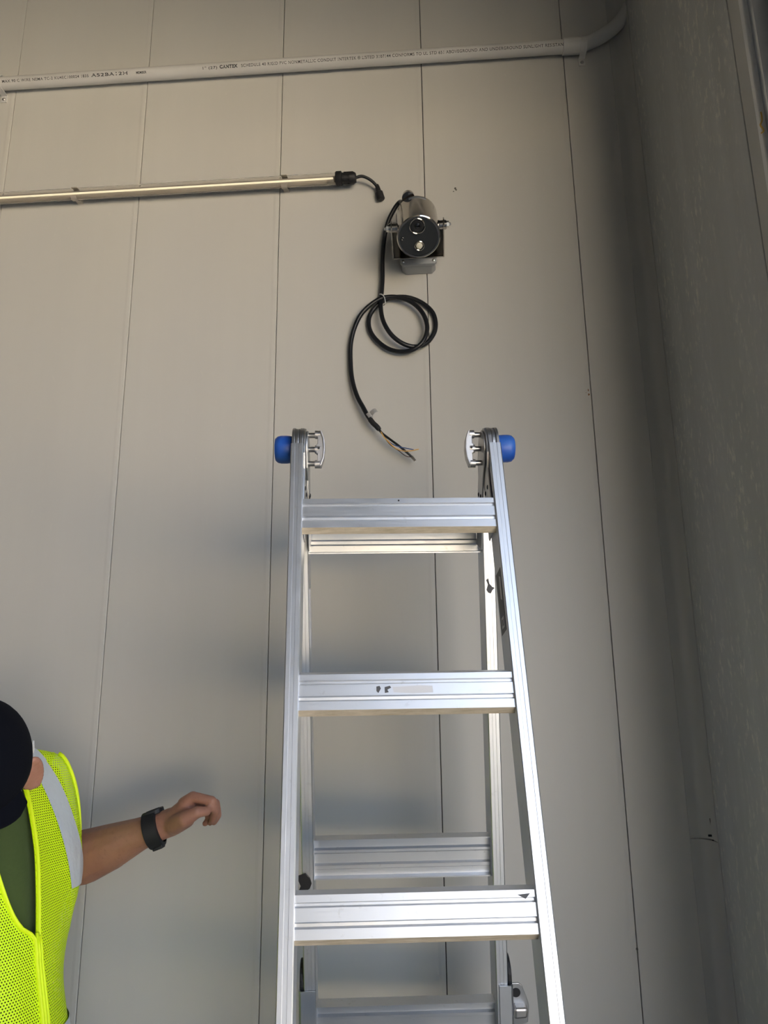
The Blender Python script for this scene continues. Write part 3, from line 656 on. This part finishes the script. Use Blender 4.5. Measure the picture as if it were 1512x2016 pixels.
def capsules(segs, name, mt, voxel, parent, smooth_it=3, extra=None):
    bm = BM()
    for p0, p1, r0, r1 in segs:
        p0, p1 = Vector(p0), Vector(p1); d = p1-p0; L_ = max(d.length, 1e-5); M = axis_frame(p0, d if d.length > 1e-5 else (0, 0, 1))
        prof = [(0, -r0)] + [(r0*math.cos(t), r0*math.sin(t)) for t in [-PI/2+PI/2*k/5 for k in range(1, 6)]] + [(r0+(r1-r0)*k/3, L_*k/3) for k in (1, 2)] + [(r1*math.cos(t), L_+r1*math.sin(t)) for t in [PI/2*k/5 for k in range(0, 5)]] + [(0, L_+r1)]
        lathe(bm, prof, M, 14)
    if extra: extra(bm)
    bmesh.ops.recalc_face_normals(bm, faces=bm.faces)
    me = bpy.data.meshes.new(name); bm.to_mesh(me); bm.free()
    tmp = bpy.data.objects.new('tmp', me); col.objects.link(tmp)
    m = tmp.modifiers.new('r', 'REMESH'); m.mode = 'VOXEL'; m.voxel_size = voxel; m.use_smooth_shade = True
    m = tmp.modifiers.new('s', 'SMOOTH'); m.factor = .5; m.iterations = smooth_it
    dg = bpy.context.evaluated_depsgraph_get(); me2 = bpy.data.meshes.new_from_object(tmp.evaluated_get(dg))
    bpy.data.objects.remove(tmp)
    o = link(name, me2, mt, parent)
    for p in me2.polygons: p.use_smooth = True
    return o
def ellipsoid(bm, c, ax, ay, az, ex, ey, ez, seg=24):
    M = fr(c, Vector(ax)*ex, Vector(ay)*ey, Vector(az)*ez)
    lathe(bm, [(math.sin(PI*k/14), -math.cos(PI*k/14)) if 0 < k < 14 else (0, -math.cos(PI*k/14)) for k in range(15)], M, seg)

# arm and hand joints
SH = T(.165, .040, atz(125, 1560, 1.30).z)
EL = atz(120, 1698, 1.51); WR = atz(322, 1624, 1.44)
HND = []
def hp(x, y, d): return atz(x, y, d)
ZH = 1.44
WRf = atz(331, 1622, ZH)
palm = [  # (a, b, r0, r1)
    (atz(312, 1628, ZH), atz(338, 1618, ZH), .0265, .027),
    (atz(338, 1620, ZH-.005), atz(368, 1590, ZH-.004), .024, .020), (atz(340, 1619, ZH+.010), atz(376, 1591, ZH+.018), .022, .018),
    (atz(340, 1620, ZH+.024), atz(380, 1595, ZH+.040), .020, .016), (atz(340, 1622, ZH+.034), atz(381, 1602, ZH+.056), .018, .014),
    (atz(343, 1622, ZH-.010), atz(366, 1612, ZH-.030), .021, .0175)]
def finger(pts, rs):
    return [(atz(*pts[i]), atz(*pts[i+1]), rs[i], rs[i+1]) for i in range(len(pts)-1)]
D = ZH
fing = []
fing += finger([(364, 1583, D-.008), (379, 1569, D-.010), (417, 1577, D-.016), (424, 1597, D-.014), (418, 1616, D-.006)], [.015, .0108, .0096, .0085, .0072])      # index
fing += finger([(368, 1586, D+.012), (385, 1573, D+.012), (424, 1582, D+.010), (428, 1605, D+.010), (421, 1618, D+.012)], [.015, .0105, .0094, .0084, .0072])      # middle
fing += finger([(370, 1590, D+.034), (386, 1579, D+.034), (421, 1590, D+.034), (424, 1611, D+.034), (414, 1619, D+.032)], [.014, .0098, .0088, .0080, .0068])      # ring
fing += finger([(372, 1597, D+.054), (384, 1590, D+.054), (410, 1600, D+.054), (412, 1615, D+.052), (404, 1621, D+.050)], [.012, .0088, .0078, .0070, .0062])      # little
fing += finger([(345, 1622, D-.020), (364, 1613, D-.040), (388, 1599, D-.042), (407, 1597, D-.030)], [.019, .0155, .0112, .0088])                                   # thumb
armseg = [(SH-LT*.040-UZ*.028-FW*.015, (SH+EL)/2-FW*.02, .037, .043), ((SH+EL)/2-FW*.02, EL, .043, .049), (EL, atz(168, 1686, 1.505), .049, .0530), (atz(168, 1686, 1.505), atz(215, 1668, 1.49), .0530, .0455), (atz(215, 1668, 1.49), atz(275, 1642, 1.455), .0455, .0315), (atz(275, 1642, 1.455), atz(318, 1626, ZH), .0315, .0265)]
# head frame
HC_ = atz(-54, 1521, 1.20)
hy = math.radians(22); hp_ = math.radians(44)
FH = Vector((math.sin(hy)*math.cos(hp_), -math.cos(hy)*math.cos(hp_), -math.sin(hp_)))
LH = Vector((math.cos(hy), math.sin(hy), 0)); UH_ = FH.cross(LH); UH_ = UH_ if UH_.z > 0 else -UH_
def Hd(l, f, u): return HC_ + LH*l + FH*f + UH_*u
zS = SH.z
ZR = zS+.072; ZH_ = zS-.66; ZA = zS-.225
def ab(z):
    k = (z-(zS-.2)); a_ = .178+.000*k; b_ = .142
    if z < zS-.2:
        q = (zS-.2-z)/.45; a_ -= .038*math.sin(min(1, q)*PI)*1.0; b_ -= .004*q
    else: a_ += .020*((z-(zS-.2))/.25)
    if z > zS-.25: b_ -= .22*(z-(zS-.25))
    return a_, b_
def ridge(l): return ZR - .038*(abs(l)/.2)**3
def surf(l, z, sgn, lift=0):
    a_, b_ = ab(z); zr = ridge(l); z = min(z, zr)
    e = max(0.0, 1-(min(abs(l), a_)/a_)**2.15)**.5
    zs = zS-.13; dome = 1.0
    if z > zs: dome = max(0.0, 1-((z-zs)/(zr-zs+1e-6))**2.2)**.5
    d = (b_+lift)*e*dome
    q1 = min(1, max(0, (l-.05)/.13)); q2 = min(1, max(0, (z-(zS-.34))/.22)); fwd = .052*q1*q1*(3-2*q1)*q2*q2*(3-2*q2)   # shoulder brought forward by the reach
    n = noise.noise(Vector((l*9, z*5, sgn*3.0)))*.007 + noise.noise(Vector((l*24, z*10, 7+sgn)))*.003
    d += n*min(1, e*1.5)*dome
    return T(l*(1+lift/a_), sgn*d + fwd, z + (lift if dome < .5 else 0))
def torso_shell(bm, lift, zlo):
    rings = []; n = 44
    for j in range(33):
        z = zlo+(ZR-zlo)*j/32; a_, _ = ab(z); rg_ = []
        for k in range(n):
            t = 2*PI*k/n; l = a_*math.cos(t)*(1 if z < zS-.1 else 1-.22*((z-zS+.1)/(ZR-zS+.1)))
            rg_.append(bm.verts.new(surf(l, z, 1 if math.sin(t) >= 0 else -1, lift)))
        rings.append(rg_)
    for A, B in zip(rings, rings[1:]):
        for k in range(n): bm.faces.new((A[k], A[(k+1) % n], B[(k+1) % n], B[k]))
    bm.faces.new(rings[0][::-1]); bm.faces.new(rings[-1])
def body_extra(bm):
    ellipsoid(bm, Hd(0, -.005, .005), LH, FH, UH_, .076, .096, .100)
    ellipsoid(bm, Hd(0, .045, -.055), LH, FH, UH_, .052, .048, .062)          # jaw
    for s in (-1, 1):
        ellipsoid(bm, Hd(s*.034, .083, .006), LH, FH, UH_, .012, .008, .009)     # eyes
        ellipsoid(bm, Hd(s*.037, .076, .020), LH, FH, UH_, .020, .012, .007)     # brow
    ellipsoid(bm, Hd(0, .098, -.022), LH, FH, UH_, .013, .018, .022)          # nose
    ellipsoid(bm, Hd(0, .089, -.054), LH, FH, UH_, .023, .008, .005); ellipsoid(bm, Hd(0, .087, -.062), LH, FH, UH_, .020, .008, .005)
    ellipsoid(bm, Hd(0, .074, -.088), LH, FH, UH_, .020, .018, .016)
    for s in (-1, 1):   # ears: rim, bowl and lobe
        e0 = Hd(s*.079, -.010, -.029); ax = (LH*s*.80 - FH*.60).normalized(); az = UH_
        ay = az.cross(ax)
        for k in range(19):
            t = math.radians(-60 + 240*k/18)
            c = e0 + ax*(.010+.014*math.cos(t)) + az*(.034*math.sin(t)); ellipsoid(bm, c, ax, ay, az, .0055, .0055, .0075, 10)
        ellipsoid(bm, e0 + ax*.004, ax, ay, az, .019, .0045, .032, 12); ellipsoid(bm, e0 + ax*.008 - az*.026, ax, ay, az, .010, .005, .010, 12)
    torso_shell(bm, -.026, zS-.60)
neck0, neck1 = T(0, -.005, zS+.0), Hd(0, -.02, -.07)
hipz = zS-.58
segs = [(neck0, neck1, .062, .056)] + armseg + palm + fing
SHR = T(-.175, -.005, zS-.005); ELR = T(-.23, .02, zS-.29); WRR = T(-.20, .14, zS-.50)
segs += [(SHR, ELR, .055, .045), (ELR, WRR, .045, .028), (WRR, WRR+FW*.03-UZ*.06, .028, .026)]
for k in range(4):
    b_ = WRR + FW*(.02+.0) - UZ*.085 + LT*(-.0)+ (FW*(.024*(k-1.5))); segs.append((b_, b_ - UZ*.04 + LT*.005, .0105, .0095)); segs.append((b_ - UZ*.04+LT*.005, b_ - UZ*.068+LT*.02, .0095, .0075))
segs.append((WRR+FW*.045-UZ*.04, WRR+FW*.066-UZ*.085+LT*.012, .013, .009))
LEG = {}
for s in (-1, 1):
    hp0, kn, an = T(s*.080, 0, hipz-.04), T(s*.115, .02, .48), T(s*.13, -.01, .10)
    segs += [(hp0, kn, .085, .058), (kn, an, .058, .042), (an, an+FW*.12-UZ*.05, .042, .035)]; LEG[s] = (hp0, kn, an)
body = capsules(segs, 'body', M_SKIN, .0030, pe_t, 3, body_extra)

# shirt: torso, collar and short sleeves
def shirt_extra(bm):
    torso_shell(bm, -.018, zS-.62)
nk = (neck1-neck0)
shirt = capsules([(T(0, -.01, zS-.01), neck0+nk*.18, .066, .066), (SH-LT*.045-UZ*.030-FW*.015, SH-FW*.02+(EL-SH)*.50, .042, .052), (SHR, SHR+(ELR-SHR)*.60, .056, .058)], 'shirt', M_SHIRT, .006, pe_t, 4, shirt_extra)
# collar band round the neck
cr = BM(); cdir = nk.normalized(); Mc = axis_frame(neck0+nk*.36, cdir + FW*-.35, FW)
ringc = [Mc @ Vector((.071*math.cos(2*PI*k/36), .071*math.sin(2*PI*k/36), 0)) for k in range(37)]
obj('collar', tube(cr, ringc, .0085, 10, caps=False), M_SHIRT, pe_t, smooth='all')
# trousers and boots
capsules([x for s in (-1, 1) for x in ((LEG[s][0], LEG[s][1], .090, .070), (LEG[s][1], LEG[s][2]-UZ*.03, .072, .060))] , 'trousers', M_TROUS, .010, pe_t, 3,
         lambda bm: [ellipsoid(bm, T(0, 0, z), LT, FW, UZ, .155, .112, .10) for z in (zS-.66, zS-.58)])
for s in (-1, 1):
    an = LEG[s][2]
    capsules([(an+UZ*.06, an-UZ*.03, .052, .050), (an-UZ*.045, an+FW*.15-UZ*.055, .049, .042)], 'boot', M_BOOT, .006, pe_t, 2)
# cap: crown and curved bill
crn = BM(); NS = 48
def cap_r(l, f, u): return 1
M_h = fr(Hd(0, -.004, .014), LH*.088, FH*.108, UH_*.104)
prof = [(math.cos(t), math.sin(t)*(1.02)) for t in [math.radians(-8)+math.radians(98)*k/14 for k in range(14)]] + [(0, 1.02)]
prof = [(r if r > 1e-3 else 0, z) for r, z in prof]
lathe(crn, prof, M_h, NS)
crn.faces.ensure_lookup_table()
cap_o = obj('cap_crown', crn, M_CAP, pe_t, smooth='all')
m = cap_o.modifiers.new('b', 'BEVEL'); m.width = .002; m.limit_method = 'ANGLE'
bb = BM(); rows = []
for i in range(33):
    t = -1+2*i/32; row = []
    for j in range(7):
        q = j/6; ph = t*math.radians(64)
        l0, f0 = .087*math.sin(ph), .106*math.cos(ph)-.004
        l1, f1 = .0885*t, .048+.070*math.sqrt(max(0, 1-(abs(t)**2.4)))
        l, f_ = l0+(l1-l0)*q, f0+(f1-f0)*q
        u = .008 - .006*q - .20*(l*l)/.08*(.25+.75*q)
        row.append(Hd(l, f_, u))
    rows.append(row)
for th in (0, 1):
    vv = [[bb.verts.new(p - UH_*(.004*th)) for p in row] for row in rows]
    for i in range(32):
        for j in range(6):
            f = (vv[i][j], vv[i+1][j], vv[i+1][j+1], vv[i][j+1]); bb.faces.new(f if th == 0 else f[::-1])
    if th == 0: v0 = vv
for i in range(32): bb.faces.new((v0[i][6], v0[i+1][6], vv[i+1][6], vv[i][6]))
for j in range(6): bb.faces.new((v0[0][j], v0[0][j+1], vv[0][j+1], vv[0][j])); bb.faces.new((v0[32][j+1], v0[32][j], vv[32][j], vv[32][j+1]))
obj('cap_bill', bb, M_CAP, pe_t, smooth=True, angle=60)
obj('cap_button', lathe(BM(), [(.007, 0), (.006, .003), (0, .0045)], axis_frame(Hd(0, -.004, .119), UH_), 14), M_CAP, pe_t, smooth=True)
tg = onw(0, 0)
obj('cap_tag', box(BM(), (-.004, -.0008, -.011), (.004, .0008, .011), fr(Hd(.0865, -.030, .022), -FH, LH, UH_)), M_WHITEP, pe_t)

# watch on the wrist
wc = atz(303, 1632.5, ZH); wd = (atz(322, 1624, ZH)-atz(275, 1642, 1.435)).normalized()
wy = Vector((0, -1, 0)); wy = (wy-wd*wy.dot(wd)).normalized(); wz = wd.cross(wy); wz = wz if wz.z > 0 else -wz
Mw = fr(wc, wy, wz, wd)
def band(z0, z1, rx, ry, th):
    bm = BM(); out = []; n = 36
    for zz, sc_ in ((z0, 1), (z0+.002, 1+th), (z1-.002, 1+th), (z1, 1)):
        out.append([bm.verts.new(Mw @ Vector((rx*sc_*math.cos(2*PI*k/n), ry*sc_*math.sin(2*PI*k/n), zz))) for k in range(n)])
    inn = [[bm.verts.new(Mw @ Vector(((rx-.002)*math.cos(2*PI*k/n), (ry-.002)*math.sin(2*PI*k/n), zz))) for k in range(n)] for zz in (z0, z1)]
    for A, B in zip(out, out[1:]):
        for k in range(n): bm.faces.new((A[k], A[(k+1) % n], B[(k+1) % n], B[k]))
    for A, B in ((out[0], inn[0]), (out[-1], inn[1])):
        for k in range(n): bm.faces.new((A[k], A[(k+1) % n], B[(k+1) % n], B[k]))
    return bm
wt = obj('wristwatch', band(-.0145, .0145, .0290, .0310, .13), M_RUB, pe_t, smooth=True, angle=40)
obj('watch_case', prism(BM(), [(.019*math.copysign(abs(math.cos(t))**.6, math.cos(t)), .019*math.copysign(abs(math.sin(t))**.6, math.sin(t))) for t in [2*PI*k/24 for k in range(24)]], fr(wc+wz*.0250+wd*.007-wy*.002, wd, wy, wz), 0, .010), M_RUB, wt, bevel=.002)
obj('watch_glass', lathe(BM(), [(.0135, 0), (.0130, .0008), (0, .001)], fr(wc+wz*.0350+wd*.007-wy*.002, wd, wy, wz), 24), M_LENS, wt)
obj('buckle', box(BM(), (-.010, -.011, -.004), (.010, .011, .002), fr(wc-wz*.0345, wd, wy, wz)), M_RUB, wt, bevel=.002)
obj('buckle_pin', box(BM(), (.009, -.003, -.003), (.0115, .003, .0), fr(wc-wz*.030+wy*.010, wd, wy, wz)), M_CHROME, wt)

# vest: front and back panels on a torso surface
zV = zS-.222          # bottom of the V
def l_open(z, side=1):
    if z <= zV: return .0015
    t = (z-zV)/(ZR-zV); return .0015 + (.060*t if side > 0 else .083*t**.42)
def l_side(z):
    a_, b_ = ab(z)
    if z <= ZA: return a_*.9999
    t = min(1, (z-ZA)/(ZR-ZA)); return a_*(1 - .20*math.sin(min(1, t*1.25)*PI)**1.0 * (1 if t < .8 else 1)) if t < .8 else a_*.985
def l_side(z):
    a_, b_ = ab(z)
    if z <= ZA: return a_*.9999
    t = min(1, (z-ZA)/(ridge(.16)-ZA)); return a_*(.9999 - .03*math.sin(t*PI)) - .034*t**3.5
def vest_patch(side, sgn, NU=26, NV=80, u0=0, u1=1, v0=0, v1=1, lift=0, slant=0):
    bm = BM(); uv = bm.loops.layers.uv.new('UVMap'); grid = []
    for j in range(NV+1):
        v = v0+(v1-v0)*j/NV; row = []
        for i in range(NU+1):
            u = u0+(u1-u0)*i/NU - slant*j/NV
            z0 = ZH_ + (ZR-ZH_)*v
            a0 = (l_open(z0, side) if sgn > 0 else (0 if z0 < ZR-.03 else .06*((z0-ZR+.03)/.03)**.5)); a1 = l_side(z0)
            l = a0+(a1-a0)*u; zz = min(z0, ridge(l))
            row.append((bm.verts.new(surf(side*l, zz, sgn, lift)), (side*l, z0)))
        grid.append(row)
    for j in range(NV):
        for i in range(NU):
            q = [grid[j][i], grid[j][i+1], grid[j+1][i+1], grid[j+1][i]]
            try: f = bm.faces.new([x[0] for x in q])
            except ValueError: continue
            for lp, x in zip(f.loops, q): lp[uv].uv = x[1]
    bmesh.ops.remove_doubles(bm, verts=bm.verts, dist=.00005)
    return bm
for side in (1, -1):
    vf = obj('vest_front', vest_patch(side, 1), M_VEST, pe_t, smooth='all')
    vb_ = obj('vest_back', vest_patch(side, -1), M_VEST, pe_t, smooth='all')
    def edge(fu, zs_, r, nm, par, flat=None):
        pts = [fu(z) for z in zs_]; obj(nm, tube(BM(), pts, r, 8, flat=flat), M_TRIMV, par, smooth='all')
    zz = [ZH_+(ZR-ZH_)*k/70 for k in range(71)]
    edge(lambda z: surf(side*(l_open(z, side)+.004), min(z, ridge(l_open(z, side))), 1, .001), zz, .0052, 'binding', vf, (1, .55))
    zz = [ZA+(ridge(.16)-ZA)*k/40 for k in range(41)]
    edge(lambda z: surf(side*(l_side(z)-.003), min(z, ridge(l_side(z))), 1, .001), zz, .0045, 'armhole_binding', vf, (1, .6))
    edge(lambda z: surf(side*(l_side(z)-.003), min(z, ridge(l_side(z))), -1, .001), zz, .0045, 'armhole_binding', vb_, (1, .6))
    obj('reflective_stripe', vest_patch(side, 1, 8, 60, .58, .86, .655, .995, .003, .34), M_REFL, vf, smooth='all')
    obj('reflective_band', vest_patch(side, 1, 20, 8, .02, 1, .33, .39, .003), M_REFL, vf, smooth='all')
    obj('reflective_stripe', vest_patch(side, -1, 8, 50, .50, .78, .50, .995, .003, .26), M_REFL, vb_, smooth='all')
    obj('reflective_band', vest_patch(side, -1, 20, 8, .02, 1, .33, .39, .003), M_REFL, vb_, smooth='all')
zp = obj('zipper', tube(BM(), [surf(0, ZH_+(zV-ZH_)*k/40, 1, .003) for k in range(41)], .0035, 8), M_TRIMV, pe_t, smooth='all')
obj('zip_pull', box(BM(), (-.003, -.0015, -.02), (.003, .0015, .0), fr(surf(0, zV-.004, 1, .008), LT, FW, UZ)), M_TRIMV, zp, bevel=.0008)
